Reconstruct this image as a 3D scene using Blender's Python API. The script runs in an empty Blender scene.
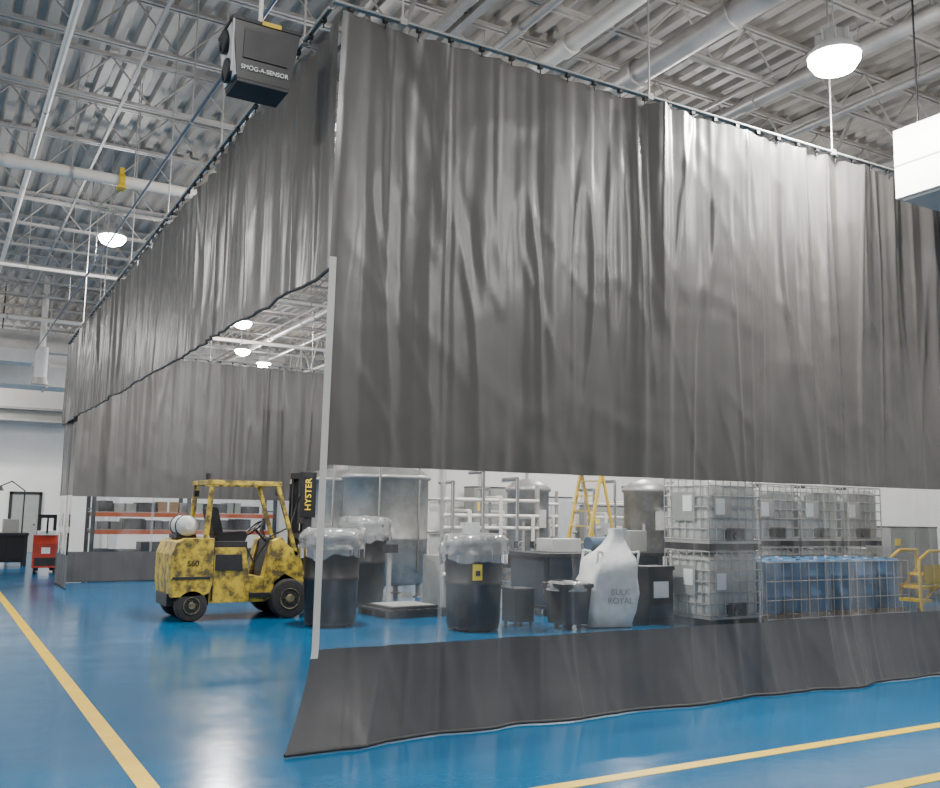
import bpy, math, random
from mathutils import Vector, Matrix, noise
random.seed(4)
D = bpy.data
SC = bpy.context.scene

# ---------------------------------------------------------------- materials
def mat(name, col, rough=0.5, metal=0.0, var=0.0, vscale=4.0, col2=None, bump=0.0, bscale=30.0,
        emit=None, estr=0.0, lo=0.4, hi=0.6, coat=0.0, trans=0.0, spec=0.5, alpha=1.0, rvar=0.0, bstretch=None):
    m = D.materials.new(name); m.use_nodes = True
    nt = m.node_tree; b = nt.nodes["Principled BSDF"]
    b.inputs["Base Color"].default_value = (*col, 1)
    b.inputs["Roughness"].default_value = rough
    b.inputs["Metallic"].default_value = metal
    b.inputs["Coat Weight"].default_value = coat
    b.inputs["Transmission Weight"].default_value = trans
    b.inputs["Specular IOR Level"].default_value = spec
    b.inputs["Alpha"].default_value = alpha
    tc = nt.nodes.new("ShaderNodeTexCoord")
    if col2 is None and var > 0:
        col2 = tuple(max(0, c * (1 - var)) for c in col)
    if col2 is not None:
        n = nt.nodes.new("ShaderNodeTexNoise"); n.inputs["Scale"].default_value = vscale
        n.inputs["Detail"].default_value = 6; n.inputs["Roughness"].default_value = 0.65
        r = nt.nodes.new("ShaderNodeValToRGB")
        r.color_ramp.elements[0].position = lo; r.color_ramp.elements[1].position = hi
        r.color_ramp.elements[0].color = (*col2, 1); r.color_ramp.elements[1].color = (*col, 1)
        nt.links.new(tc.outputs["Object"], n.inputs["Vector"])
        nt.links.new(n.outputs["Fac"], r.inputs["Fac"])
        nt.links.new(r.outputs["Color"], b.inputs["Base Color"])
        if rvar > 0:
            mr = nt.nodes.new("ShaderNodeMapRange")
            mr.inputs["From Min"].default_value = 0.3; mr.inputs["From Max"].default_value = 0.7
            mr.inputs["To Min"].default_value = rough + rvar; mr.inputs["To Max"].default_value = max(0.03, rough - rvar)
            nt.links.new(n.outputs["Fac"], mr.inputs["Value"])
            nt.links.new(mr.outputs["Result"], b.inputs["Roughness"])
    if bump > 0:
        n2 = nt.nodes.new("ShaderNodeTexNoise"); n2.inputs["Scale"].default_value = bscale
        n2.inputs["Detail"].default_value = 4
        bp = nt.nodes.new("ShaderNodeBump"); bp.inputs["Strength"].default_value = bump
        bp.inputs["Distance"].default_value = 0.02
        if bstretch:
            mp = nt.nodes.new("ShaderNodeMapping"); mp.inputs["Scale"].default_value = bstretch
            nt.links.new(tc.outputs["Object"], mp.inputs["Vector"]); nt.links.new(mp.outputs["Vector"], n2.inputs["Vector"])
        else:
            nt.links.new(tc.outputs["Object"], n2.inputs["Vector"])
        nt.links.new(n2.outputs["Fac"], bp.inputs["Height"])
        nt.links.new(bp.outputs["Normal"], b.inputs["Normal"])
    if emit:
        b.inputs["Emission Color"].default_value = (*emit, 1)
        b.inputs["Emission Strength"].default_value = estr
    return m

def clear_mat(name, tint=(0.93, 0.95, 0.95), haze=0.06, haze2=None, gloss=0.08, rough=0.08, hazecol=(0.8, 0.8, 0.8)):
    m = D.materials.new(name); m.use_nodes = True
    nt = m.node_tree; nt.nodes.clear()
    o = nt.nodes.new("ShaderNodeOutputMaterial")
    t = nt.nodes.new("ShaderNodeBsdfTransparent"); t.inputs[0].default_value = (*tint, 1)
    d = nt.nodes.new("ShaderNodeBsdfDiffuse"); d.inputs[0].default_value = (*hazecol, 1)
    g = nt.nodes.new("ShaderNodeBsdfGlossy"); g.inputs["Roughness"].default_value = rough
    lw = nt.nodes.new("ShaderNodeFresnel"); lw.inputs["IOR"].default_value = 1.4
    m1 = nt.nodes.new("ShaderNodeMixShader"); m1.inputs[0].default_value = haze
    m2 = nt.nodes.new("ShaderNodeMixShader")
    ad = nt.nodes.new("ShaderNodeMath"); ad.operation = 'MULTIPLY'; ad.inputs[1].default_value = gloss * 12
    ad.use_clamp = True
    L = nt.links.new
    if haze2 is not None:
        tc = nt.nodes.new("ShaderNodeTexCoord"); mp = nt.nodes.new("ShaderNodeMapping"); mp.inputs["Scale"].default_value = (1, 1, .5)
        n = nt.nodes.new("ShaderNodeTexNoise"); n.inputs["Scale"].default_value = 2.2; n.inputs["Detail"].default_value = 5
        mr = nt.nodes.new("ShaderNodeMapRange"); mr.inputs["From Min"].default_value = .45; mr.inputs["From Max"].default_value = .72
        mr.inputs["To Min"].default_value = haze; mr.inputs["To Max"].default_value = haze2
        L(tc.outputs["Object"], mp.inputs["Vector"]); L(mp.outputs["Vector"], n.inputs["Vector"])
        L(n.outputs["Fac"], mr.inputs["Value"]); L(mr.outputs["Result"], m1.inputs[0])
    L(lw.outputs[0], ad.inputs[0]); L(ad.outputs[0], m2.inputs[0])
    L(t.outputs[0], m1.inputs[1]); L(d.outputs[0], m1.inputs[2])
    L(m1.outputs[0], m2.inputs[1]); L(g.outputs[0], m2.inputs[2])
    L(m2.outputs[0], o.inputs[0])
    return m

M = {}
M['curtain'] = mat('grey_vinyl', (0.086, 0.081, 0.076), 0.34, var=0.10, vscale=1.2, bump=0.10, bscale=8, spec=0.6, bstretch=(1, 1, .2))
M['skirt'] = mat('grey_vinyl_skirt', (0.068, 0.067, 0.070), 0.38, var=0.12, vscale=2, bump=0.12, bscale=6, spec=0.5, bstretch=(1, 1, .5))
M['hem'] = mat('hem_webbing', (0.50, 0.49, 0.46), 0.6, var=0.1)
M['rope'] = mat('hem_rope', (0.03, 0.03, 0.03), 0.7)
M['clear'] = clear_mat('clear_vinyl', haze=0.025, haze2=0.15, gloss=0.12, rough=0.06)
M['seam'] = clear_mat('vinyl_weld_seam', haze=0.45, gloss=0.12, rough=0.2, hazecol=(.35, .35, .35))
M['bag'] = clear_mat('poly_bag', haze=0.28, gloss=0.16, rough=0.12)
M['floor'] = mat('blue_epoxy', (0.005, 0.112, 0.245), 0.17, col2=(0.003, 0.080, 0.185), vscale=0.9, lo=0.3, hi=0.7, bump=0.045, bscale=9, spec=0.55, rvar=0.06)
M['yellowline'] = mat('line_paint', (0.78, 0.50, 0.002), 0.4, var=0.15, vscale=6)
M['wall'] = mat('wall_paint', (0.74, 0.71, 0.67), 0.6, var=0.06, vscale=1.0)
M['deck'] = mat('roof_deck', (0.44, 0.395, 0.35), 0.5, var=0.15, vscale=0.6)
M['joist'] = mat('joist_paint', (0.44, 0.41, 0.38), 0.5, var=0.15)
M['wpipe'] = mat('white_pipe', (0.76, 0.71, 0.64), 0.4, var=0.06)
M['gpipe'] = mat('galvanised', (0.46, 0.44, 0.42), 0.38, metal=0.4, var=0.15, vscale=3)
M['bluepipe'] = mat('blue_pipe', (0.04, 0.08, 0.14), 0.4)
M['black'] = mat('black_plastic', (0.010, 0.010, 0.011), 0.42, var=0.2)
M['dark'] = mat('dark_steel', (0.03, 0.03, 0.033), 0.5, metal=0.3, var=0.3)
M['white'] = mat('white_enamel', (0.82, 0.81, 0.79), 0.4, var=0.04)
M['lgrey'] = mat('light_grey', (0.5, 0.5, 0.49), 0.5, var=0.08)
M['yellow'] = mat('worn_yellow', (0.52, 0.37, 0.035), 0.5, col2=(0.085, 0.065, 0.025), vscale=6.5, lo=0.40, hi=0.57, bump=0.15)
M['syellow'] = mat('safety_yellow', (0.72, 0.48, 0.02), 0.4, var=0.12)
M['rubber'] = mat('tyre_rubber', (0.025, 0.023, 0.022), 0.8, var=0.3, vscale=12)
M['hub'] = mat('wheel_hub', (0.20, 0.17, 0.08), 0.6, col2=(0.04, 0.035, 0.03), vscale=9)
M['steel'] = mat('tank_steel', (0.38, 0.37, 0.35), 0.42, metal=0.5, var=0.35, vscale=2)
M['chrome'] = mat('bright_steel', (0.7, 0.7, 0.7), 0.2, metal=1.0)
M['bottle'] = mat('hdpe_bottle', (0.58, 0.58, 0.55), 0.45, var=0.3, vscale=2)
M['bdrum'] = mat('blue_hdpe', (0.045, 0.17, 0.34), 0.4, var=0.3, vscale=4)
M['navy'] = mat('navy_paint', (0.02, 0.03, 0.045), 0.45, var=0.3, vscale=3)
M['bulk'] = mat('woven_poly', (0.74, 0.74, 0.73), 0.7, var=0.16, vscale=5, bump=0.6, bscale=7)
M['label'] = mat('paper_label', (0.85, 0.85, 0.83), 0.6, var=0.03)
M['ylabel'] = mat('hazard_label', (0.9, 0.65, 0.02), 0.5, var=0.03)
M['orange'] = mat('rack_orange', (0.72, 0.12, 0.02), 0.45, var=0.1)
M['red'] = mat('red_paint', (0.45, 0.04, 0.02), 0.4, var=0.15)
M['wood'] = mat('pallet_wood', (0.28, 0.18, 0.10), 0.8, var=0.3, vscale=8)
M['card'] = mat('cardboard', (0.36, 0.23, 0.12), 0.8, var=0.15)
M['lens'] = mat('lamp_lens', (1, 1, 1), 0.4, emit=(1, 0.98, 0.95), estr=80, var=0.01)
M['gray_c'] = mat('cabinet_grey', (0.30, 0.30, 0.28), 0.5, var=0.08)
M['screen'] = mat('screen_glass', (0.02, 0.03, 0.05), 0.15, var=0.1)

# ---------------------------------------------------------------- mesh builder
class MB:
    def __init__(s): s.v = []; s.f = []; s.m = []; s.sm = []; s.mats = []
    def mi(s, k):
        if k not in s.mats: s.mats.append(k)
        return s.mats.index(k)
    def add(s, vs, fs, k, smooth=False):
        o = len(s.v); s.v += [tuple(p) for p in vs]; i = s.mi(k)
        for f in fs:
            s.f.append([a + o for a in f]); s.m.append(i); s.sm.append(smooth)
    def box(s, c, d, k, rot=None, taper=(1, 1)):
        x, y, z = d[0] / 2, d[1] / 2, d[2] / 2
        vs = []
        for sz in (-1, 1):
            tx, ty = (taper if sz < 0 else (1, 1))
            for sx, sy in ((-1, -1), (1, -1), (1, 1), (-1, 1)):
                vs.append(Vector((sx * x * tx, sy * y * ty, sz * z)))
        if rot is not None: vs = [rot @ p for p in vs]
        vs = [p + Vector(c) for p in vs]
        s.add(vs, [(3, 2, 1, 0), (4, 5, 6, 7), (0, 1, 5, 4), (1, 2, 6, 5), (2, 3, 7, 6), (3, 0, 4, 7)], k)
    def b(s, x0, x1, y0, y1, z0, z1, k):
        s.box(((x0 + x1) / 2, (y0 + y1) / 2, (z0 + z1) / 2), (x1 - x0, y1 - y0, z1 - z0), k)
    def cyl(s, p0, p1, r0, k, r1=None, n=12, caps=True, smooth=True):
        p0 = Vector(p0); p1 = Vector(p1); r1 = r0 if r1 is None else r1
        d = (p1 - p0).normalized()
        a = d.orthogonal().normalized(); b_ = d.cross(a)
        vs = []
        for p, r in ((p0, r0), (p1, r1)):
            for i in range(n):
                t = 2 * math.pi * (i + .5) / n
                vs.append(p + a * (math.cos(t) * r) + b_ * (math.sin(t) * r))
        s.add(vs, [(i, (i + 1) % n, n + (i + 1) % n, n + i) for i in range(n)], k, smooth)
        if caps:
            s.add(vs[:n], [tuple(range(n))[::-1]], k); s.add(vs[n:], [tuple(range(n))], k)
    def path(s, pts, r, k, n=8):
        for i in range(len(pts) - 1): s.cyl(pts[i], pts[i + 1], r, k, n=n)
    def lathe(s, c, prof, k, n=28, axis='Z', wob=None, smooth=True):
        vs = []
        for j, (r, z) in enumerate(prof):
            for i in range(n):
                t = 2 * math.pi * i / n
                rr = r * (1 + (wob(t, j) if wob else 0))
                p = (math.cos(t) * rr, math.sin(t) * rr, z)
                if axis == 'Y': p = (p[0], z, p[1])
                if axis == 'X': p = (z, p[0], p[1])
                vs.append((p[0] + c[0], p[1] + c[1], p[2] + c[2]))
        fs = []
        for j in range(len(prof) - 1):
            for i in range(n):
                a = j * n + i; b2 = j * n + (i + 1) % n
                fs.append((a, b2, b2 + n, a + n))
        s.add(vs, fs, k, smooth)
        s.add(vs[:n], [tuple(range(n))[::-1]], k); s.add(vs[-n:], [tuple(range(n))], k)
    def prism(s, poly, y0, y1, k):  # poly in xz, extruded in y
        n = len(poly)
        vs = [(x, y0, z) for x, z in poly] + [(x, y1, z) for x, z in poly]
        fs = [tuple(range(n)), tuple(range(n, 2 * n))[::-1]]
        fs += [(i, n + i, n + (i + 1) % n, (i + 1) % n) for i in range(n)]
        s.add(vs, fs, k)
    def torus(s, c, R, r, k, rot=None, n=24, m=8):
        vs = []
        for i in range(n):
            t = 2 * math.pi * i / n
            for j in range(m):
                q = 2 * math.pi * j / m
                p = Vector(((R + r * math.cos(q)) * math.cos(t), (R + r * math.cos(q)) * math.sin(t), r * math.sin(q)))
                if rot is not None: p = rot @ p
                vs.append(p + Vector(c))
        fs = [(i * m + j, ((i + 1) % n) * m + j, ((i + 1) % n) * m + (j + 1) % m, i * m + (j + 1) % m) for i in range(n) for j in range(m)]
        s.add(vs, fs, k, True)
    def mesh(s, name):
        me = D.meshes.new(name); me.from_pydata(s.v, [], s.f)
        for k in s.mats: me.materials.append(M[k])
        me.polygons.foreach_set("material_index", s.m)
        me.polygons.foreach_set("use_smooth", s.sm)
        me.update(); return me
    def obj(s, name, loc=(0, 0, 0), rz=0, bevel=0):
        return place(name, s.mesh(name), loc, rz, bevel)

def place(name, me, loc=(0, 0, 0), rz=0, bevel=0):
    o = D.objects.new(name, me); SC.collection.objects.link(o)
    o.location = loc; o.rotation_euler = (0, 0, rz)
    if bevel:
        md = o.modifiers.new("bevel", 'BEVEL'); md.width = bevel; md.segments = 2
        md.limit_method = 'ANGLE'; md.angle_limit = math.radians(50)
    return o

def text(name, body, size, loc, rot, k, parent=None, ext=0.002):
    c = D.curves.new(name, 'FONT'); c.body = body; c.size = size; c.extrude = ext
    c.align_x = 'CENTER'; c.align_y = 'CENTER'
    tmp = D.objects.new(name + "_tmp", c); SC.collection.objects.link(tmp)
    bpy.context.view_layer.update()
    me = D.meshes.new_from_object(tmp.evaluated_get(bpy.context.evaluated_depsgraph_get()))
    D.objects.remove(tmp)
    o = D.objects.new(name, me); SC.collection.objects.link(o)
    me.materials.clear(); me.materials.append(M[k])
    o.location = loc; o.rotation_euler = rot
    if parent: o.parent = parent
    return o

# ---------------------------------------------------------------- room shell
X0, X1, Y0, Y1, ZC = -9.0, 20.0, -5.0, 38.0, 8.45
ZH = ZC - .01
XA, XB, YB = X0 + .01, X1 - .01, Y1 - .01
g = MB(); g.b(X0, X1, Y0, Y1, -0.2, 0, 'floor'); g.obj('floor')
g = MB(); g.b(X0, X1, Y1, Y1 + .2, 0, ZC, 'wall'); g.obj('wall_far')
g = MB(); g.b(X1, X1 + .2, Y0, Y1, 0, ZC, 'wall'); g.obj('wall_right')
g = MB(); g.b(X0 - .2, X0, Y0, Y1, 0, ZC, 'wall'); g.obj('wall_left')
g = MB(); g.b(9.4, X1, 20.6, 20.8, 0, 5.0, 'wall'); g.obj('wall_partition')
g = MB(); g.b(9.4, X1, 20.58, 20.6, 0, .12, 'lgrey'); g.obj('baseboard_partition')

# corrugated deck ceiling
g = MB(); pitch = .3; vs = []
prof = []
x = X0
while x < X1:
    prof += [(x, ZC), (x + .13, ZC), (x + .17, ZC + .09), (x + .26, ZC + .09)]; x += pitch
n = len(prof)
for yy in (Y0, Y1):
    vs += [(px, yy, pz) for px, pz in prof]
g.add(vs, [(i, i + 1, n + i + 1, n + i) for i in range(n - 1)], 'deck')
g.b(X0, X1, Y0, Y1, ZC + .1, ZC + .2, 'deck')
g.obj('ceiling')

# open web joists (along X)
g = MB(); y = Y0 + .6
zt, zb = ZC - .04, ZC - .78
while y < Y1:
    for dy in (-.04, .04):
        g.b(XA, XB, y + dy - .022, y + dy + .022, zt - .05, zt, 'joist')
        g.b(XA, XB, y + dy - .022, y + dy + .022, zb, zb + .045, 'joist')
    x = X0 + .3; up = True
    while x < X1 - .7:
        a, b_ = (zb + .03, zt - .03) if up else (zt - .03, zb + .03)
        g.cyl((x, y, a), (x + .62, y, b_), .016, 'joist', n=5, caps=False)
        x += .62; up = not up
    y += 1.85
g.obj('roof_joists')
g = MB()
for gx in (-3.2, 4.6, 12.4):
    z0, z1 = 7.0, ZC - .06
    for dx in (-.09, .09):
        g.b(gx + dx - .05, gx + dx + .05, Y0, YB, z0, z0 + .08, 'joist')
        g.b(gx + dx - .05, gx + dx + .05, Y0, YB, z1 - .1, z1, 'joist')
    y = Y0 + .3; up = True
    while y < Y1 - 1:
        a, b_ = (z0 + .04, z1 - .05) if up else (z1 - .05, z0 + .04)
        g.cyl((gx, y, a), (gx, y + .92, b_), .035, 'joist', n=6, caps=False)
        y += .92; up = not up
g.obj('roof_girders')
g = MB()
for bx in (-6, -1, .0, 2.0, 6.9, 9.5, 15):
    g.b(bx, bx + .04, Y0, YB, zb - .01, zb + .03, 'joist')
g.obj('joist_bridging')

# ---------------------------------------------------------------- pipes
def pipe(name, p0, p1, r, k, hang=3.0, couple=0):
    g = MB(); p0 = Vector(p0); p1 = Vector(p1)
    g.cyl(p0, p1, r, k, n=16)
    L = (p1 - p0).length; d = (p1 - p0) / L; t = .8
    while t < L:
        p = p0 + d * t
        g.cyl(p, (p.x, p.y, ZH), .009, 'gpipe', n=5)
        g.cyl(p - d * .02, p + d * .02, r * 1.15, 'gpipe', n=16)
        t += hang
    if couple:
        t = 1.6
        while t < L:
            p = p0 + d * t
            g.cyl(p - d * .09, p + d * .09, r * 1.22, k, n=16); t += couple
    return g.obj(name)
pipe('sprinkler_main_pipe', (XA, 14.15, 6.5), (XB, 14.15, 6.5), .085, 'wpipe', 3.2, 4)
pipe('conduit_pipe', (1.02, Y0, 7.4), (1.02, YB, 7.4), .045, 'wpipe', 3.7)
pipe('conduit_pipe', (-.25, Y0, 7.55), (-.25, YB, 7.55), .03, 'wpipe', 3.7)
pipe('round_duct', (7.3, Y0, 7.2), (7.3, YB, 7.2), .15, 'gpipe', 3.7, 3)
pipe('process_pipe', (6.26, Y0, 7.3), (6.26, YB, 7.3), .11, 'wpipe', 3.7, 3)
pipe('process_pipe', (5.55, Y0, 7.3), (5.55, YB, 7.3), .06, 'gpipe', 3.7, 3)
pipe('round_duct', (9.4, Y0, 7.35), (9.4, YB, 7.35), .09, 'gpipe', 3.7, 3)
pipe('process_pipe', (10.6, Y0, 7.3), (10.6, YB, 7.3), .05, 'gpipe', 3.7, 3)
pipe('air_line_pipe', (2.3, Y0, 6.15), (2.3, 29.0, 6.15), .018, 'bluepipe', 3.7)
pipe('sprinkler_branch_pipe', (XA, 21.5, 6.75), (XB, 21.5, 6.75), .04, 'wpipe', 3.2)
pipe('sprinkler_branch_pipe', (XA, 27.5, 6.75), (XB, 27.5, 6.75), .06, 'wpipe', 3.2)
g = MB(); g.b(-.06, .06, -.1, .1, -.13, -.09, 'syellow'); g.cyl((-.04, 0, 0), (.04, 0, 0), .11, 'syellow', n=14); g.b(-.03, .03, -.03, .03, .08, .2, 'syellow')
g.obj('pipe_clamp', (2.1, 14.15, 6.5))
g = MB(); g.b(XA, XB, 33.2, 34.6, 5.6, 6.25, 'lgrey')
x = X0 + 1
while x < X1:
    g.b(x, x + .06, 33.15, 34.65, 5.55, 6.3, 'gpipe')
    for yy in (33.3, 34.5): g.cyl((x, yy, 6.25), (x, yy, ZH), .012, 'gpipe', n=5)
    x += 2.2
g.obj('rectangular_duct')
g = MB(); g.b(XA, XB, 36.8, 37.2, 4.75, 5.15, 'gray_c'); g.b(XA, XB, 36.6, 37.4, 4.7, 4.78, 'joist'); g.b(XA, XB, 36.6, 37.4, 5.12, 5.2, 'joist')
for xx in (-6, -.2, 6, 12, 18):
    g.b(xx - .15, xx + .15, 36.85, 37.15, 0, 4.72, 'lgrey'); g.b(xx - .25, xx + .25, 36.75, 37.25, 0, .04, 'dark')
g.obj('steel_crane_beam')
g = MB(); g.b(XA, 6, 31.0, 31.5, 6.4, 7.0, 'gpipe'); g.b(1.3, 2.4, 30.8, 31.7, 6.0, 6.4, 'lgrey')
g.b(-1.2, .4, 30.9, 31.6, 5.9, 6.4, 'gray_c'); g.b(1.0, 1.25, 30.9, 31.6, 5.0, 6.4, 'gray_c')
for x in (-6, -1.5, 1.5, 5): g.cyl((x, 31.2, 7), (x, 31.2, ZH), .02, 'dark', n=6)
g.obj('exhaust_duct_run')
g = MB()
g.path([(2.5, 29.5, ZH), (2.5, 29.5, 6.0)], .09, 'wpipe')
g.cyl((2.5, 29.5, 6.3), (2.5, 29.5, 5.4), .18, 'lgrey', n=20); g.cyl((2.5, 29.5, 5.4), (2.5, 29.5, 5.2), .18, 'gpipe', r1=.24, n=20); g.obj('vent_drop_pipe')

def line(name, x0, x1, y0, y1):
    g = MB(); g.b(x0, x1, y0, y1, 0.0005, .003, 'yellowline'); g.obj(name)
line('floor_marking_line', 1.20, 1.32, -4.5, 30)
line('floor_marking_line', 1.32, 19.5, 4.78, 4.89)
line('floor_marking_line', 1.32, 19.5, 3.84, 3.95)

# ---------------------------------------------------------------- curtains
def sharp(t):
    u = t - math.floor(t)
    return 1 - abs(2 * u - 1) ** 0.75
def curtain(name, p0, p1, ztop, layers, step=.018, zstep=.06, amp=1.0, seed=0.0, flare=False, hem=None, nrm=-1, bottom_free=True, toppull=0.0, seams=()):
    p0 = Vector((*p0, 0)); p1 = Vector((*p1, 0)); L = (p1 - p0).length; t = (p1 - p0) / L
    nn = Vector((t.y, -t.x, 0)) * (1 if nrm < 0 else -1)
    ns = int(L / step)
    zs = []; mk = []
    for (za, zb_, k) in layers:
        c = max(1, int(round((zb_ - za) / zstep)))
        for i in range(c):
            zs.append(za + (zb_ - za) * i / c); mk.append(k)
    zs.append(layers[-1][1]); nz = len(zs); z_low = zs[0]
    H = zs[-1]
    vs = []; N = noise.noise
    for j, z in enumerate(zs):
        h = (z - z_low) / (zs[-1] - z_low)
        hh = z / H
        for i in range(ns + 1):
            s = L * i / ns
            sw = s + .16 * math.sin(1.31 * s + seed) + .10 * math.sin(3.1 * s + 2 + seed) + .04 * N(Vector((s * .8, z * .3, seed + 9)))
            ps = .55 + 1.0 * N(Vector((s * .9, z * .12, seed + 30)))
            ps = max(.08, min(1.2, ps))
            d = .082 * hh ** 1.3 * ps * (sharp(sw / .38) - .5)
            d += .048 * (.2 + .8 * hh) * (sharp(sw / 1.05 + .3 + .06 * hh) - .5)
            d += .082 * N(Vector((s * 1.0, z * .11, seed)))
            d += .034 * N(Vector((s * 3.2, z * .16, seed + 3)))
            d += .010 * N(Vector((s * 9.0, z * .22, seed + 13)))
            r = N(Vector((s * 2.6, z * .26, seed + 4)))
            d += .015 * max(0, 1 - abs(r) * 8)
            r = N(Vector((s * 2.2 + z * .8, z * .8, seed + 5)))
            d += .0065 * max(0, 1 - abs(r) * 6)
            r = N(Vector((s * .9, z * 2.3, seed + 6)))
            d += .003 * max(0, 1 - abs(r) * 7)
            for q in seams: d += .010 * max(0, 1 - abs(s - q) / .03)
            d *= amp * (min(1, .25 + s / .5))
            zz = z
            if h > .93: zz -= (h - .93) / .07 * .020 * math.sin(math.pi * s / .30) ** 2
            zz += (ztop[1] - ztop[0]) * (s / L) * h
            p = p0 + t * s + nn * d + Vector((0, 0, zz))
            p += t * (toppull * h * h * math.exp(-s / .8))
            if flare and z < .7:
                q = (1 - z / .7) ** 1.5
                p += Vector((-.25, -.10, 0)) * q * math.exp(-s / .7)
                p += nn * (.10 * q * (1 + N(Vector((s * 1.5, 7, seed)))))
            vs.append(p)
    g = MB(); W = ns + 1
    by = {}
    for j in range(nz - 1):
        for i in range(ns):
            k = mk[j]; s = L * i / ns
            if hem and s < .045 and hem[0] < zs[j] < hem[1]: k = 'hem'
            elif k == 'clear' and any(abs(s - q) < .02 for q in seams): k = 'seam'
            by.setdefault(k, []).append((j * W + i, j * W + i + 1, (j + 1) * W + i + 1, (j + 1) * W + i))
    g.v = [tuple(v) for v in vs]
    for k, fl in by.items():
        g.mi(k)
        for f in fl: g.f.append(f); g.m.append(g.mi(k)); g.sm.append(True)
    if bottom_free:
        st = 6
        for i in range(0, ns - st, st):
            g.cyl(vs[i], vs[i + st], .014, 'rope', n=6, caps=False)
    return g.obj(name)

CX, CY, FY = 2.43, 6.40, 22.4
main_layers = [(.02, .67, 'skirt'), (.67, 1.99, 'clear'), (1.99, 5.54, 'curtain')]
curtain('clear_panel_divider_curtain', (CX, CY), (17.5, CY), (5.54, 5.62), main_layers, seed=1.0, flare=True, hem=(.6, 3.5), toppull=.06, seams=(1.02, 4.45, 7.9, 11.3))
curtain('divider_curtain_valance', (CX + .05, CY + .03), (CX, FY), (5.54, 5.27), [(3.47, 5.54, 'curtain')], seed=7.3, nrm=1, step=.022, amp=.85)
curtain('clear_panel_divider_curtain', (CX + .05, FY), (9.35, FY), (5.2, 5.2), [(.02, .67, 'skirt'), (.67, 1.9, 'clear'), (1.9, 5.2, 'curtain')], step=.03, zstep=.12, seed=12, seams=(2.0, 4.6))
curtain('clear_panel_side_curtain', (CX + .08, 20.6), (CX + .08, FY - .1), (5.2, 5.2), [(.02, .67, 'skirt'), (.67, 1.9, 'clear'), (1.9, 5.2, 'curtain')], step=.03, zstep=.12, seed=22, nrm=1, amp=.8)

def track(name, p0, p1, z0, z1):
    g = MB(); p0 = Vector(p0); p1 = Vector(p1); L = (p1 - p0).length; t = (p1 - p0) / L
    def P(s, dz=0):
        q = p0 + t * s; return Vector((q.x, q.y, z0 + (z1 - z0) * s / L + dz))
    a, b_ = P(0), P(L); w = Vector((-t.y, t.x, 0)) * .015
    for sgn in (-1, 1):
        g.cyl(a + w * sgn, b_ + w * sgn, .016, 'gray_c', n=4)
    s = .6
    while s < L:
        g.cyl(P(s), (P(s).x, P(s).y, ZH), .010, 'gpipe', n=5)
        g.box(P(s), (.06, .06, .06), 'gpipe'); s += 2.6
    s = .15
    while s < L:
        g.cyl(P(s, -.02), P(s, -.09), .007, 'dark', n=5)
        g.box(P(s, -.03), (.04, .04, .03), 'dark'); s += .30
    g.obj(name)
track('curtain_track', (CX - .02, CY, 0), (17.5, CY, 0), 5.59, 5.67)
track('curtain_track', (CX, CY + .1, 0), (CX, FY, 0), 5.59, 5.33)
track('curtain_track', (CX, FY, 0), (9.35, FY, 0), 5.26, 5.26)

# ---------------------------------------------------------------- lamps
gl = MB()
gl.lathe((0, 0, 0), [(.05, .26), (.12, .25), (.13, .14), (.20, .09), (.265, .02), (.265, -.01), (.255, -.01)], 'lgrey', n=24)
gl.lathe((0, 0, 0), [(.248, -.011), (.252, -.06), (.20, -.14), (.08, -.19)], 'lens', n=24)
for i in range(8):
    a = i * math.pi / 4; gl.box((.145 * math.cos(a), .145 * math.sin(a), .18), (.07, .012, .12), 'lgrey', rot=Matrix.Rotation(a, 3, 'Z'))
def lamp(x, y, z, power=600, pt=230):
    g = MB(); g.v = list(gl.v); g.f = list(gl.f); g.m = list(gl.m); g.sm = list(gl.sm); g.mats = list(gl.mats)
    g.cyl((0, 0, .25), (0, 0, ZH - z), .01, 'gpipe', n=6)
    o = g.obj('high_bay_lamp', (x, y, z))
    l = D.lights.new('bulb', 'AREA'); l.shape = 'DISK'; l.size = .4; l.energy = power; l.color = (1, .985, .96)
    lo = D.objects.new('bulb', l); SC.collection.objects.link(lo); lo.parent = o; lo.location = (0, 0, -.20)
    l = D.lights.new('ceiling_fill', 'POINT'); l.shadow_soft_size = .12; l.energy = pt; l.color = (1, .985, .96)  # added point light below the lens, brightens ceiling and upper curtains
    lo = D.objects.new('ceiling_fill', l); SC.collection.objects.link(lo); lo.parent = o; lo.location = (0, 0, -.34)
    return o
lamp(7.60, 5.86, 6.33, 440, 210)
for (x, y, z, p) in ((2.72, 19.0, 7.0, 520), (7.35, 25.8, 7.0, 480), (8.7, 30.4, 7.0, 480), (10.15, 32.7, 7.0, 750),
                  (1.9, 1.6, 7.0, 290), (9.0, -.5, 7.0, 290), (-4.5, 6.5, 7.0, 500), (-4.5, 16, 7.0, 500), (-3.8, 28, 7.0, 500), (-.8, 34.9, 6.8, 450),  # last lamp in this row is unseen, added to brighten the far wall
                  (5.1, 12.4, 6.7, 480), (11.6, 11.6, 7.0, 460), (14.5, 17.5, 7.0, 450), (14.5, 4.0, 7.0, 280)):
    lamp(x, y, z, p)

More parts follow.
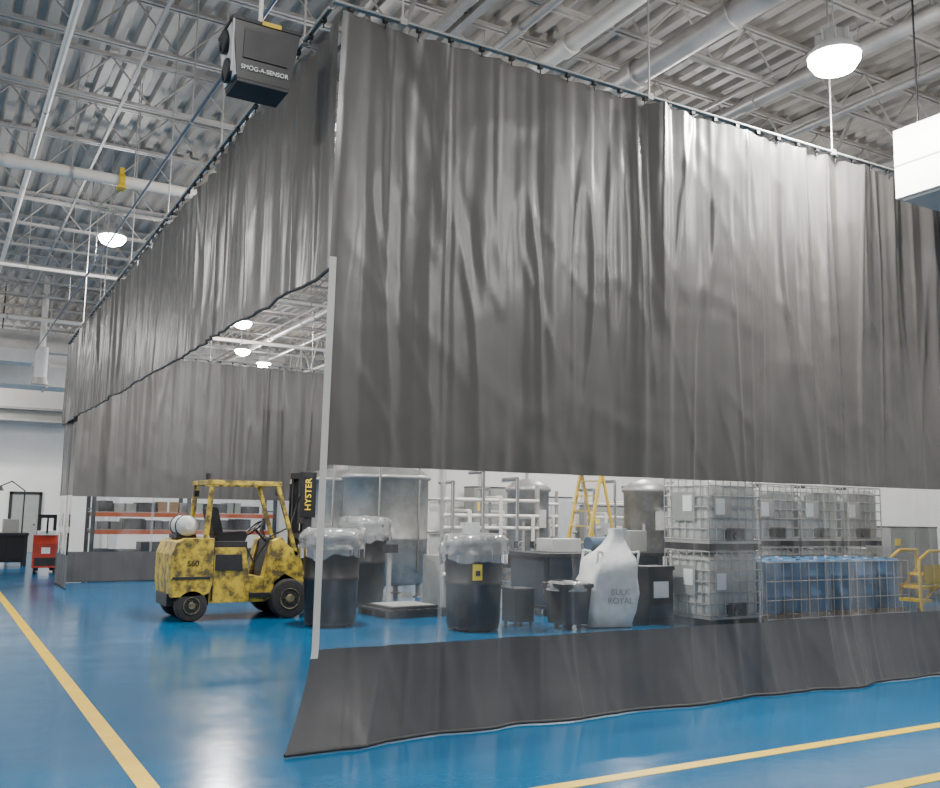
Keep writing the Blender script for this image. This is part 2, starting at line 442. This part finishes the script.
# ---------------------------------------------------------------- suspended air cleaner
g = MB()
g.box((0, 0, 0), (.60, .46, .50), 'black', taper=(.78, .8))
g.b(-.31, .31, -.24, .24, .25, .28, 'dark')
g.b(-.23, .23, -.18, .18, -.28, -.25, 'dark')
g.box((-.272, 0, .0), (.02, .40, .45), 'lgrey', rot=Matrix.Rotation(math.radians(-7.2), 3, 'Y'), taper=(1, .85))
for zz in (.13, -.13):
    xx = -.293 + (.14 - zz) * .126
    g.cyl((xx, 0, zz), (xx - .03, 0, zz - .004), .105, 'black', n=24)
    g.torus((xx - .03, 0, zz), .10, .012, 'dark', rot=Matrix.Rotation(math.pi / 2, 3, 'Y'))
g.b(-.305, -.29, -.235, -.22, -.23, .28, 'lgrey')
g.b(-.05, .12, -.245, -.235, .25, .29, 'syellow')
g.box((.0, -.222, .06), (.40, .008, .26), 'dark', rot=Matrix.Rotation(math.radians(5), 3, 'X'))
g.cyl((0, 0, .27), (0, 0, (ZH - 5.10) / .87), .02, 'wpipe', n=8)
g.b(-.08, .08, -.04, .04, .28, .36, 'gpipe')
ac = g.obj('suspended_air_cleaner', (1.95, 6.76, 5.10)); ac.scale = (.87, .87, .87)
text('sign_lettering', "SMOG-A-SENSOR", .055, (0, -.208, -.155), (math.radians(95), 0, 0), 'label', ac)

g = MB(); g.b(8.7, 12.2, 3.2, 6.0, 5.07, 5.83, 'white')
g.b(8.69, 8.7, 3.2, 6.0, 5.42, 5.44, 'lgrey'); g.b(8.75, 12.15, 3.25, 5.95, 5.04, 5.07, 'lgrey')
for yy in (4.1, 5.05): g.b(8.692, 8.7, yy, yy + .01, 5.07, 5.83, 'lgrey')
for xx in (8.85, 12.0):
    for yy in (3.4, 5.8): g.cyl((xx, yy, 5.8), (xx, yy, ZH), .012, 'dark', n=6)
for xx in (9.3, 10.6): g.b(xx, xx + 1.0, 3.7, 5.4, 5.02, 5.045, 'gray_c')
g.obj('suspended_ventilation_unit', bevel=.01)

# ---------------------------------------------------------------- forklift
g = MB(); Wd = 1.1
g.prism([(0.03, .36), (0, .60), (0, .98), (.07, 1.16), (.22, 1.22), (.62, 1.22), (.62, .55), (.58, .42), (.50, .38)], 0.0, Wd, 'yellow')
g.prism([(.0, .22), (.0, .4), (.62, .4), (.62, .22)], .18, Wd - .18, 'dark')
g.prism([(.58, .26), (.58, 1.08), (1.12, 1.08), (1.18, .66), (1.48, .62), (1.52, .30), (1.45, .26)], .04, Wd - .04, 'yellow')
g.prism([(1.2, .33), (1.2, .40), (1.52, .40), (1.52, .33)], .0, .06, 'dark')
g.b(.60, 1.16, .12, Wd - .12, 1.06, 1.17, 'dark')
g.prism([(.66, .74), (.66, .98), (1.06, .98), (1.08, .74)], .028, .045, 'dark')
g.b(.03, .58, -.008, .0, .62, .66, 'dark'); g.b(.615, .63, .0, .05, .3, 1.2, 'dark')
g.prism([(.74, 1.16), (.74, 1.30), (1.18, 1.33), (1.22, 1.26), (1.18, 1.16)], .32, .78, 'black')
g.prism([(.70, 1.25), (.60, 1.66), (.66, 1.70), (.74, 1.68), (.84, 1.28)], .34, .76, 'black')
fen = [(1.42, .30), (1.42, .62), (1.55, 1.18), (1.68, 1.24), (1.80, 1.10), (1.98, .98), (2.06, .72), (2.06, .40), (1.98, .40), (1.98, .55), (1.75, .68), (1.58, .55), (1.54, .30)]
g.prism(fen, .03, .26, 'yellow'); g.prism(fen, Wd - .26, Wd - .03, 'yellow')
g.prism([(1.48, .3), (1.48, .7), (1.58, 1.22), (1.72, 1.22), (1.92, .9), (1.98, .3)], .26, Wd - .26, 'dark')
g.cyl((1.58, .5, 1.15), (1.38, .5, 1.36), .02, 'black')
g.torus((1.37, .5, 1.37), .17, .014, 'black', rot=Matrix.Rotation(-math.radians(42), 3, 'Y'))
for a in range(3):
    v = Matrix.Rotation(-math.radians(42), 3, 'Y') @ Vector((.17 * math.cos(a * 2.1), .17 * math.sin(a * 2.1), 0))
    g.cyl((1.37, .5, 1.37), (1.37 + v.x, .5 + v.y, 1.37 + v.z), .01, 'black', n=5)
for i in range(3): g.cyl((1.62, .66 + i * .07, 1.2), (1.54, .66 + i * .07, 1.42), .009, 'black', n=5)
g.lathe((.27, .2, 1.40), [(.05, .0), (.12, .015), (.155, .07), (.155, .63), (.12, .69), (.05, .7)], 'lgrey', axis='Y', n=22)
for yy in (.36, .72): g.torus((.27, yy, 1.40), .158, .012, 'dark', rot=Matrix.Rotation(math.pi / 2, 3, 'X'))
g.b(.12, .42, .3, .8, 1.21, 1.27, 'dark')
for yy in (.06, Wd - .06):
    R = lambda a, b2: Matrix.Rotation(math.atan2(b2[0] - a[0], b2[1] - a[1]), 3, 'Y')
    for a, b2, w in (((.50, 1.18), (.56, 2.06), .07), ((1.93, .95), (1.58, 2.06), .06)):
        L = math.hypot(b2[0] - a[0], b2[1] - a[1])
        g.box(((a[0] + b2[0]) / 2, yy, (a[1] + b2[1]) / 2), (w, .06, L), 'yellow', rot=R(a, b2))
    g.b(.50, 1.64, yy - .035, yy + .035, 2.03, 2.10, 'yellow')
g.b(.50, .57, .06, Wd - .06, 2.03, 2.10, 'yellow'); g.b(1.57, 1.64, .06, Wd - .06, 2.03, 2.10, 'yellow')
for i in range(7):
    xx = .66 + i * .135; g.b(xx, xx + .04, .06, Wd - .06, 2.045, 2.085, 'yellow')
g.cyl((.53, .2, 2.1), (.53, .2, 2.2), .04, 'dark', n=12); g.b(.48, .56, .82, .92, 1.85, 1.95, 'black')
g.b(1.60, 1.68, .12, .22, 1.88, 1.98, 'black')
g.path([(1.2, .3, 1.08), (1.3, .22, .85), (1.55, .2, 1.25), (1.9, .3, 1.4), (2.08, .42, 1.9)], .014, 'black')
def wheel(cx, cz, r, y0, y1):
    w = y1 - y0
    g.lathe((cx, y0, cz), [(r * .55, 0), (r * .93, 0), (r, .03), (r, w - .03), (r * .93, w), (r * .55, w)], 'rubber', axis='Y', n=32)
    g.lathe((cx, y0 - .012, cz), [(r * .12, 0.0), (r * .2, 0.0), (r * .24, .014), (r * .45, .02), (r * .52, .0), (r * .55, .03)], 'hub', axis='Y', n=24)
    for i in range(6):
        a = i * math.pi / 3; g.cyl((cx + r * .33 * math.cos(a), y0 - .02, cz + r * .33 * math.sin(a)), (cx + r * .33 * math.cos(a), y0 + .02, cz + r * .33 * math.sin(a)), .014, 'dark', n=6)
wheel(.33, .235, .235, .0, .18); wheel(.33, .235, .235, Wd - .18, Wd)
wheel(1.82, .30, .30, -.05, .19); wheel(1.82, .30, .30, Wd - .19, Wd + .05)
g.cyl((1.82, .1, .30), (1.82, 1.0, .30), .07, 'dark'); g.cyl((.33, .1, .235), (.33, 1.0, .235), .05, 'dark')
for yy in (.22, Wd - .30):
    g.b(2.10, 2.22, yy, yy + .08, .10, 2.28, 'dark')
    g.b(2.14, 2.26, yy + .09, yy + .13, .12, 2.25, 'black')
    g.cyl((2.12, yy + .16, .2), (2.12, yy + .16, 2.1), .03, 'dark', n=10)
    g.cyl((2.12, yy + .16, 1.6), (2.12, yy + .16, 2.2), .018, 'chrome', n=10)
g.b(2.08, 2.22, .20, Wd - .20, 2.18, 2.28, 'dark'); g.b(2.10, 2.20, .22, Wd - .22, 1.2, 1.28, 'dark')
g.b(2.10, 2.20, .22, Wd - .22, .2, .32, 'dark')
g.b(2.085, 2.098, .20, .50, 1.45, 2.2, 'black'); g.b(2.02, 2.28, .205, .215, 1.55, 2.28, 'black')
for yy in (.45, .62): g.b(2.2, 2.22, yy, yy + .03, .3, 2.15, 'black')
g.b(2.26, 2.31, .12, Wd - .12, .18, .28, 'dark'); g.b(2.26, 2.31, .12, Wd - .12, .52, .60, 'dark')
for i in range(7):
    yy = .13 + i * .137; g.b(2.27, 2.30, yy, yy + .025, .55, 1.30, 'dark')
g.b(2.27, 2.30, .12, Wd - .12, 1.28, 1.33, 'dark')
for yy in (.25, .75):
    g.b(2.31, 2.36, yy, yy + .11, .05, .62, 'dark'); g.prism([(2.31, .04), (2.31, .09), (3.05, .055), (3.10, .04)], yy, yy + .11, 'dark')
fk = g.obj('forklift', (3.13, 14.1, 0), bevel=.012)
text('mast_lettering', "HYSTER", .15, (2.15, .20, 1.92), (math.radians(90), math.radians(-90), 0), 'ylabel', fk)
text('body_lettering', "S60", .12, (.32, -.006, .85), (math.radians(90), 0, 0), 'black', fk)

# ---------------------------------------------------------------- IBC totes
def rsec(cx, cy, a, b_, z, r, n=6):
    out = []
    for qx, qy, st in ((1, 1, 0), (-1, 1, 1), (-1, -1, 2), (1, -1, 3)):
        for i in range(n):
            t = (st + i / (n - 1)) * math.pi / 2
            out.append((cx + qx * (a - r) + r * math.cos(t), cy + qy * (b_ - r) + r * math.sin(t), z))
    return out
def loft(g, secs, k, smooth=True, caps=True):
    n = len(secs[0]); vs = [p for s_ in secs for p in s_]; fs = []
    for j in range(len(secs) - 1):
        for i in range(n):
            fs.append((j * n + i, j * n + (i + 1) % n, (j + 1) * n + (i + 1) % n, (j + 1) * n + i))
    g.add(vs, fs, k, smooth)
    if caps: g.add(secs[0], [tuple(range(n))[::-1]], k); g.add(secs[-1], [tuple(range(n))], k)
g = MB(); w, d, h = 1.12, 1.0, 1.15
for (x0, x1) in ((0, .14), (.49, .63), (.98, 1.12)): g.b(x0, x1, 0, d, 0, .10, 'dark')
g.b(0, w, 0, d, .10, .14, 'gpipe')
loft(g, [rsec(w / 2, d / 2, .50, .44, .14, .08), rsec(w / 2, d / 2, .53, .47, .20, .1), rsec(w / 2, d / 2, .53, .47, .58, .1), rsec(w / 2, d / 2, .515, .455, .62, .1),
         rsec(w / 2, d / 2, .53, .47, .66, .1), rsec(w / 2, d / 2, .53, .47, 1.0, .1), rsec(w / 2, d / 2, .46, .40, 1.08, .12)], 'bottle')
g.cyl((w / 2, d / 2, 1.06), (w / 2, d / 2, 1.14), .11, 'black', n=20)
g.cyl((w / 2, .02, .22), (w / 2, -.04, .22), .06, 'black', n=14); g.b(w / 2 - .2, w / 2 + .2, -.01, .03, .14, .34, 'black')
r = .011
for z in (.16, .33, .50, .67, .84, 1.0, 1.13):
    g.path([(0, 0, z), (w, 0, z), (w, d, z), (0, d, z), (0, 0, z)], r, 'gpipe', n=6)
for i in range(8):
    x = w * i / 7
    for yy in (0, d): g.cyl((x, yy, .14), (x, yy, 1.14), r, 'gpipe', n=6)
for i in range(1, 6):
    y = d * i / 6
    for xx in (0, w): g.cyl((xx, y, .14), (xx, y, 1.14), r, 'gpipe', n=6)
for xx in (.35, .78): g.cyl((xx, 0, 1.14), (xx, d, 1.14), r, 'gpipe', n=6)
g.b(.10, .46, -.02, -.012, .52, .84, 'gpipe'); g.b(.13, .32, -.024, -.02, .55, .80, 'label')
g.b(-.02, -.012, .3, .8, .45, .9, 'gray_c'); g.b(-.024, -.02, .35, .55, .6, .85, 'label')
tote = g.mesh('ibc_tote')
place('ibc_tote', tote, (10.42, 10.6, 0)); place('ibc_tote', tote, (10.42, 10.6, 1.15))
for x in (11.75, 12.95, 14.15, 15.35):
    place('ibc_tote', tote, (x, 12.0, 0)); place('ibc_tote', tote, (x, 12.0, 1.15))

g = MB(); R = .27; H = .86
g.lathe((0, 0, 0), [(R * .93, 0), (R, .03), (R, .24), (R * 1.04, .26), (R, .28), (R, .56), (R * 1.04, .58), (R, .60), (R, .78), (R * 1.03, .80), (R * 1.03, .83), (R * .95, H), (R * .9, H - .015)], 'bdrum', n=28)
g.cyl((.14, 0, H - .02), (.14, 0, H + .01), .035, 'white', n=12); g.cyl((-.14, 0, H - .02), (-.14, 0, H + .01), .035, 'black', n=12)
drum = g.mesh('blue_drum')
for i in range(6):
    for j in range(2):
        place('blue_drum', drum, (11.96 + i * .60, 10.95 + j * .6 - .02, .12), random.random() * 6)
g = MB()
for bx in (11.62, 12.84, 14.06):
    for yy in (10.64, 11.2, 11.74): g.b(bx, bx + 1.15, yy, yy + .09, 0, .09, 'wood')
    for i in range(7): g.b(bx + i * .17, bx + i * .17 + .12, 10.63, 11.84, .09, .12, 'wood')
g.obj('wood_pallets')
g = MB()
for i in range(19):
    x = 11.62 + i * .2; g.cyl((x, 10.58, 0), (x, 10.58, .95), .008, 'gpipe', n=6)
for z in (.05, .35, .65, .95): g.cyl((11.62, 10.58, z), (15.22, 10.58, z), .009, 'gpipe', n=6)
g.obj('wire_guard_rail')
g = MB()
g.b(0, .5, 0, .4, 0, .82, 'black'); g.b(-.02, .52, -.02, .42, .82, .88, 'dark'); g.b(.1, .4, -.01, 0, .4, .65, 'label')
g.b(.02, .48, -.008, 0, .1, .3, 'navy')
g.obj('storage_crate', (9.72, 11.2, 0))

# woven bulk bag: square-based, slumped, gathered top leaning to one side
g = MB(); secs = []
for z, a, rr in ((0.01, .36, .05), (.08, .41, .10), (.25, .425, .12), (.5, .41, .11), (.75, .37, .10), (.92, .345, .09), (1.02, .31, .09), (1.12, .25, .08), (1.22, .18, .07), (1.32, .13, .05), (1.38, .11, .04), (1.46, .13, .05)):
    sec = rsec(0, 0, a, a * .9, z, rr, n=9)
    c = Vector((0, 0, z))
    sec = [tuple(c + Vector((.16 * z ** 1.4, 0, 0)) + (Vector(p) - c) * (1 + .30 * noise.noise(Vector((p[0] * 4.5, p[1] * 4.5, p[2] * 3.0))) + .08 * noise.noise(Vector((p[0] * 14, p[1] * 14, p[2] * 6))))) for p in sec]
    secs.append(sec)
loft(g, secs, 'bulk')
for sx, sy in ((-1, -1), (1, -1), (1, 1), (-1, 1)):
    g.path([(.1 + sx * .33, sy * .29, .55), (.12 + sx * .33, sy * .29, .9), (.16 + sx * .34, sy * .28, 1.12), (.16 + sx * .24, sy * .22, 1.10), (.14 + sx * .27, sy * .25, .95)], .018, 'bulk')
bb = g.obj('bulk_bag', (9.0, 11.45, 0), rz=math.radians(-14))
text('bag_print', "BULK\nROYAL", .13, (.12, -.415, .46), (math.radians(88), 0, 0), 'gray_c', bb)

def lined_bin(name, loc, R, H, square=False, label=None, seed=0):
    g = MB()
    if square:
        loft(g, [rsec(0, 0, R * .8, R * .8, 0, .06), rsec(0, 0, R * .98, R * .98, H * .9, .08), rsec(0, 0, R * 1.06, R * 1.06, H * .9, .08), rsec(0, 0, R * 1.06, R * 1.06, H, .08), rsec(0, 0, R * .95, R * .95, H, .08), rsec(0, 0, R * .9, R * .9, H * .75, .08)], 'black', smooth=False)
    else:
        g.lathe((0, 0, 0), [(R * .86, .0), (R * .88, .05), (R * .92, H * .45), (R * .95, H * .46), (R * .95, H * .5), (R * .93, H * .51), (R * .97, H * .9), (R * 1.04, H * .91), (R * 1.04, H * .95), (R, H * .96), (R * .9, H * .95), (R * .85, H * .8)], 'black', n=36)
        for s_ in (-1, 1): g.box((s_ * R * .98, 0, H * .78), (.07, .16, .05), 'black')
    def wob(t, j): return .09 * noise.noise(Vector((math.cos(t) * 3 + seed, math.sin(t) * 3, j * .9))) + .035 * math.sin(t * 15 + j * .4 + seed) * (1 if j < 5 else .4)
    zl = H * .82
    vsn = [(R * 1.13, zl), (R * 1.12, H * .86), (R * 1.10, H * .89), (R * 1.10, H * .93), (R * 1.09, H * .98), (R * 1.02, H * 1.03), (R * .85, H * 1.06), (R * .5, H * 1.05), (R * .2, H * 1.07)]
    g.lathe((0, 0, 0), vsn, 'bag', n=60, wob=wob)
    if not square:
        pts = []
        for i in range(60):
            t = 2 * math.pi * i / 60; rr = R * 1.13 * (1 + wob(t, 0)); pts.append((rr * math.cos(t), rr * math.sin(t), zl))
        low = [(p[0] * .99, p[1] * .99, zl - .06 - .10 * (noise.noise(Vector((p[0] * 5, p[1] * 5, seed))) + .4)) for p in pts]
        g.add(pts + low, [(i, (i + 1) % 60, 60 + (i + 1) % 60, 60 + i) for i in range(60)], 'bag', True)
    if label:
        g.box((-.18, -R * .93, H * .62), (.14, .03, .22), 'ylabel'); g.box((-.18, -R * .975, H * .61), (.07, .01, .07), 'black')
    if not square: g.cyl((0, 0, -.05), (0, 0, 0), R * .84, 'dark', n=24)
    for a in range(4):
        t = a * math.pi / 2 + .7; g.cyl((R * .6 * math.cos(t), R * .6 * math.sin(t) - .02, -.045), (R * .6 * math.cos(t), R * .6 * math.sin(t) + .02, -.045), .035, 'dark', n=10)
    return g.obj(name, (loc[0], loc[1], .08))
lined_bin('lined_waste_barrel', (6.90, 11.75), .44, 1.22, label=True, seed=1)
lined_bin('lined_waste_barrel', (5.2, 13.0), .43, 1.26, seed=5)
lined_bin('lined_waste_barrel', (6.85, 15.6), .42, 1.42, seed=8)
lined_bin('lined_trash_bin', (8.25, 11.3), .28, .58, square=True, seed=3)

def tank(loc, R, H):
    g = MB()
    g.lathe((0, 0, 0), [(R * .6, .22), (R * .9, .25), (R, .32), (R, 1.1), (R * 1.015, 1.12), (R * 1.015, 1.16), (R, 1.18), (R, H - .45), (R * 1.05, H - .44), (R * 1.05, H - .36), (R, H - .35), (R * .85, H - .25), (R * .5, H - .16), (R * .2, H - .13)], 'steel', n=40)
    for a in range(4):
        t = a * math.pi / 2 + .78; x, y = R * .86 * math.cos(t), R * .86 * math.sin(t)
        g.cyl((x, y, 0), (x, y, .5), .06, 'gpipe', n=10); g.cyl((x, y, 0), (x, y, .02), .11, 'gpipe', n=12)
    g.cyl((0, 0, H - .15), (0, 0, H + .1), .15, 'gpipe', n=14)
    g.path([(0, 0, .4), (0, 0, .15), (-R * 1.1, -.3, .15), (-R * 1.1, -.3, 1.5)], .03, 'chrome')
    for q in (-.5, .35): g.cyl((q, -R * .93, .5), (q, -R * .93, H), .022, 'chrome', n=8)
    g.torus((0, 0, H - .40), R * 1.03, .04, 'gpipe', n=40)
    g.obj('mixing_tank', loc)
tank((8.0, 17.2, 0), .86, 2.75); tank((8.0, 19.6, 0), .86, 2.75)

def manifold(loc, rz=0):
    g = MB()
    for i, x in enumerate((0, .35, .62, 1.0, 1.35, 1.7)):
        zt_ = (2.2, 1.7, 2.4, 1.95, 2.3, 1.6)[i]
        g.path([(x, 0, .0), (x, 0, zt_), (x, .5, zt_)], .035, 'wpipe' if i % 2 else 'chrome')
        g.cyl((x, 0, 1.05), (x, 0, 1.17), .06, 'dark', n=10); g.cyl((x, -.14, 1.11), (x, 0, 1.11), .012, 'dark', n=6)
        g.torus((x, -.14, 1.11), .06, .010, 'gray_c', rot=Matrix.Rotation(math.pi / 2, 3, 'X'), n=16, m=6)
    for z in (.6, 1.4, 1.62, 1.9): g.cyl((-.15, .05, z), (1.85, .05, z), .035, 'wpipe', n=10)
    for x in (-.15, 1.85): g.b(x - .03, x + .03, .06, .12, 0, 2.2, 'gpipe')
    g.b(.2, .5, -.1, .1, 1.25, 1.5, 'lgrey'); g.b(1.1, 1.35, -.12, .08, .7, 1.0, 'black')
    g.b(-.1, .7, .15, .9, 0, .9, 'gray_c'); g.cyl((1.2, .5, 0), (1.2, .5, 1.0), .3, 'steel', n=20); g.cyl((1.2, .5, 1.0), (1.2, .5, 1.4), .12, 'navy', n=16)
    g.obj('pipe_manifold', loc, rz)
manifold((7.95, 14.3, 0)); manifold((10.6, 17.4, 0)); manifold((12.3, 15.9, 0), .1)

g = MB()
g.lathe((0, 0, 0), [(.08, .5), (.12, .6), (.42, 1.1), (.42, 2.1), (.46, 2.12), (.46, 2.18), (.3, 2.3), (.12, 2.36)], 'steel', n=30)
for a in range(4):
    t = a * math.pi / 2 + .78; g.cyl((.42 * math.cos(t), .42 * math.sin(t), 0), (.42 * math.cos(t), .42 * math.sin(t), 1.5), .03, 'gpipe', n=8)
g.cyl((0, 0, .2), (0, 0, .5), .07, 'chrome', n=12); g.b(-.2, .2, -.2, .2, 0, .2, 'navy'); g.b(-.12, .12, -.47, -.42, 1.4, 1.75, 'lgrey')
vm = g.mesh('hopper_vessel')
place('hopper_vessel', vm, (12.0, 13.9, 0)); place('hopper_vessel', vm, (10.4, 15.6, 0))

g = MB()
g.prism([(0, .18), (0, .98), (2.6, .98), (2.6, .18)], 0, 1.0, 'navy')
g.b(-.05, 2.65, -.05, 1.05, .95, 1.02, 'dark'); g.b(-.05, 2.65, -.05, 1.05, .12, .18, 'dark')
for i in range(6): g.b(.1 + i * .47, .16 + i * .47, -.04, 0, .18, .96, 'navy')
for x in (.1, 1.25, 2.4):
    for y in (.05, .85): g.b(x, x + .1, y, y + .1, 0, .12, 'dark')
g.b(.4, 1.0, .3, .8, 1.02, 1.25, 'lgrey'); g.cyl((1.3, .5, 1.15), (1.8, .5, 1.15), .13, 'bluepipe', n=18); g.b(1.4, 1.7, .4, .6, 1.0, 1.05, 'dark')
g.b(2.0, 2.4, .2, .6, 1.02, 1.4, 'gray_c')
g.obj('dip_tank', (8.85, 12.8, 0), bevel=.01)
g = MB()
g.b(0, .75, 0, .6, .1, .85, 'black'); g.b(-.03, .78, -.03, .63, .85, .9, 'dark'); g.b(.05, .35, -.01, 0, .2, .8, 'dark'); g.b(.4, .7, -.01, 0, .2, .8, 'dark')
for x in (.05, .65):
    for y in (.05, .5): g.cyl((x + .03, y, .05), (x + .03, y + .04, .05), .05, 'rubber', n=12)
g.path([(0, .1, .9), (-.1, .1, 1.05), (-.1, .5, 1.05), (0, .5, .9)], .015, 'chrome')
tcart = g.obj('tool_cart', (7.62, 11.75, 0), bevel=.008); tcart.scale = (.45, .6, .62)

# A-frame step ladder
g = MB(); hh = 2.5
for s_ in (-1, 1):
    g.box((-.34, s_ * .27, hh / 2), (.06, .04, hh * 1.035), 'syellow', rot=Matrix.Rotation(math.radians(15), 3, 'Y'))
    g.box((.34, s_ * .27, hh / 2), (.05, .035, hh * 1.035), 'syellow', rot=Matrix.Rotation(math.radians(-15), 3, 'Y'))
    g.cyl((-.36, s_ * .27, 1.1), (.36, s_ * .27, 1.1), .01, 'gpipe', n=6)
for i in range(8):
    z = .28 + i * .29; x = -.67 + z * math.tan(math.radians(15)); g.b(x - .04, x + .07, -.27, .27, z - .02, z, 'syellow')
    if i % 2: g.b(-x - .01, -x + .01, -.27, .27, z - .02, z, 'gpipe')
g.b(-.12, .14, -.29, .29, hh - .03, hh + .02, 'syellow')
g.obj('step_ladder', (11.15, 14.5, 0.02), rz=math.radians(10))

g = MB()
for i in range(7): g.b(i * .17, i * .17 + .13, 0, 1.0, .10, .13, 'dark')
for yy in (.02, .45, .88): g.b(0, 1.15, yy, yy + .1, 0, .10, 'dark')
g.b(.1, 1.0, .1, .9, .13, .17, 'dark'); g.b(.15, .95, .15, .85, .17, .18, 'gray_c')
g.b(.5, .56, .9, .95, .13, 1.0, 'gpipe'); g.b(.4, .66, .86, .92, .98, 1.12, 'dark')
g.obj('pallet_scale', (6.3, 13.3, 0), rz=.1)

g = MB()
for y in (0, .6):
    for x in (0, .8): g.cyl((x, y, 0), (x, y, 1.1 if x else .95), .03, 'syellow', n=8)
    g.path([(0, y, .95), (.3, y, 1.1), (.8, y, 1.1)], .03, 'syellow'); g.path([(0, y, .45), (.8, y, .45)], .025, 'syellow')
    g.cyl((0, y, .1), (.8, y, .75), .025, 'syellow', n=8)
for i, z in enumerate((.22, .45, .68)): g.b(.05 + i * .22, .33 + i * .22, 0, .6, z - .05, z, 'syellow')
g.b(.1, .7, -.02, .0, .5, .85, 'syellow')
g.obj('step_stand', (15.8, 10.75, 0))

def cabinet(loc, w, d, h, k='gray_c', rz=0, name='electrical_cabinet'):
    g = MB(); g.b(0, w, 0, d, 0.0, h, k); g.b(-.01, w + .01, -.01, d, h, h + .03, 'dark')
    for i in range(2):
        x0 = .03 + i * (w / 2 - .01); g.b(x0, x0 + w / 2 - .05, -.015, 0, .08, h - .06, k); g.b(x0 + .05, x0 + .08, -.03, -.015, h * .5, h * .5 + .15, 'dark')
    g.b(.1, .3, -.02, -.01, h * .75, h * .85, 'ylabel')
    g.obj(name, loc, rz, bevel=.006)
cabinet((13.2, 19.8, 0), 1.4, .5, 2.1, 'lgrey'); cabinet((15.2, 19.8, 0), 1.2, .5, 1.9, 'gray_c'); cabinet((17.6, 12.6, 0), 1.6, .6, 1.5, 'gray_c')
cabinet((11.6, 19.8, 0), 1.0, .5, 2.3, 'gray_c')
g = MB()
for x in (0, .4, .9, 2.0, 3.4, 5.2): g.cyl((x, 0, .3), (x, 0, 4.6), .04, 'wpipe', n=8)
for z in (1.2, 2.0, 3.0): g.cyl((-.3, -.05, z), (5.6, -.05, z), .035, 'gpipe', n=8)
g.obj('partition_pipework', (10.3, 20.5, 0))

g = MB()
for x in (0, 2.5, 5.0):
    for y in (0, 1.0): g.b(x - .05, x + .05, y - .04, y + .04, 0, 2.1, 'navy')
    for z in (.4, 1.0, 1.6): g.b(x - .02, x + .02, 0, 1.0, z, z + .04, 'navy')
for z in (.95, 1.42):
    for y in (0, 1.0): g.b(0, 5, y - .03, y + .03, z, z + .11, 'orange')
    g.b(0, 5, 0, 1.0, z + .11, z + .13, 'gpipe')
g.obj('pallet_rack', (3.8, 26.6, 0))
g = MB()
for lv in (0.002, 1.085, 1.555):
    x = .12
    while x < 4.3:
        w_ = random.uniform(.35, .7); h_ = random.uniform(.2, .3) * (2.6 if lv < .5 else 1); k = random.choice(['card', 'navy', 'gray_c', 'dark', 'black', 'dark'])
        g.b(x, x + w_, .1, .8, lv, lv + h_, k); g.b(x + w_ * .45, x + w_ * .55, .096, .8, lv + .01, lv + h_ + .004, 'label' if k == 'card' else 'dark')
        x += w_ + .04
g.obj('stored_boxes', (3.8, 26.6, 0))

g = MB()
g.prism([(0, .15), (0, .75), (.12, .95), (.45, .95), (.55, .7), (.55, .15)], 0, .6, 'red')
g.b(.05, .5, .08, .52, .95, 1.05, 'white'); g.path([(.1, .3, .95), (-.15, .3, 1.35), (-.25, .3, 1.4)], .025, 'black')
g.cyl((-.22, .1, 1.4), (-.22, .5, 1.4), .025, 'black', n=8); g.b(-.005, 0.0, .05, .55, .2, .4, 'dark'); g.b(-.008, 0, .2, .4, .5, .65, 'label')
for y in (.08, .44): g.b(.55, .62, y, y + .08, .05, 1.45, 'dark'); g.b(.62, 1.3, y, y + .1, .05, .12, 'red')
g.b(.55, .62, .08, .52, 1.4, 1.46, 'dark')
for y in (.05, .5): g.cyl((.15, y, .1), (.15, y + .06, .1), .1, 'rubber', n=16)
g.obj('pallet_stacker', (2.88, 25.4, 0), rz=math.radians(85), bevel=.01)
g = MB()
g.b(0, 1.6, 0, .8, .85, .92, 'dark'); g.b(.05, 1.55, .05, .75, .12, .85, 'black')
for x in (.02, 1.5):
    for y in (.02, .72): g.b(x, x + .08, y, y + .06, 0, .86, 'dark')
for i in range(3): g.b(.08 + i * .5, .52 + i * .5, .035, .05, .2, .8, 'black')
g.b(.2, .7, .4, .45, 1.1, 1.45, 'screen'); g.b(.4, .5, .42, .5, .92, 1.15, 'black'); g.b(.95, 1.35, .2, .6, .92, 1.3, 'gray_c')
g.cyl((1.45, .5, .92), (1.45, .5, 2.1), .02, 'dark', n=8); g.path([(1.45, .5, 2.1), (1.1, .4, 2.35), (.8, .4, 2.2)], .018, 'dark'); g.cyl((.8, .4, 2.22), (.8, .4, 2.08), .05, 'dark', r1=.12, n=16)
g.obj('workbench', (.85, 28.6, 0), bevel=.006)
g = MB(); g.b(2.6, 3.5, 37.94, 37.99, 0, 2.1, 'gray_c'); g.b(2.5, 2.6, 37.92, 37.99, 0, 2.2, 'dark'); g.b(3.5, 3.6, 37.92, 37.99, 0, 2.2, 'dark'); g.b(2.5, 3.6, 37.92, 37.99, 2.1, 2.2, 'dark')
g.cyl((3.38, 37.94, 1.0), (3.38, 37.88, 1.0), .03, 'chrome'); g.obj('door_1')

# ---------------------------------------------------------------- world + camera
w = D.worlds.new("World"); SC.world = w; w.use_nodes = True
w.node_tree.nodes["Background"].inputs[0].default_value = (1.0, .97, .93, 1)
w.node_tree.nodes["Background"].inputs[1].default_value = .42

cam = D.cameras.new('camera'); co = D.objects.new('camera', cam); SC.collection.objects.link(co)
cam.sensor_width = 36; cam.lens = 924 / 940 * 36; cam.clip_end = 200
fwd = Vector((.4962, .8588, .1286)).normalized(); right = Vector((.8646, -.5019, .0161))
right = (right - fwd * right.dot(fwd)).normalized(); up = right.cross(fwd)
m = Matrix((right, up, -fwd)).transposed().to_4x4(); m.translation = Vector((0, 0, 1.65))
co.matrix_world = m
SC.camera = co
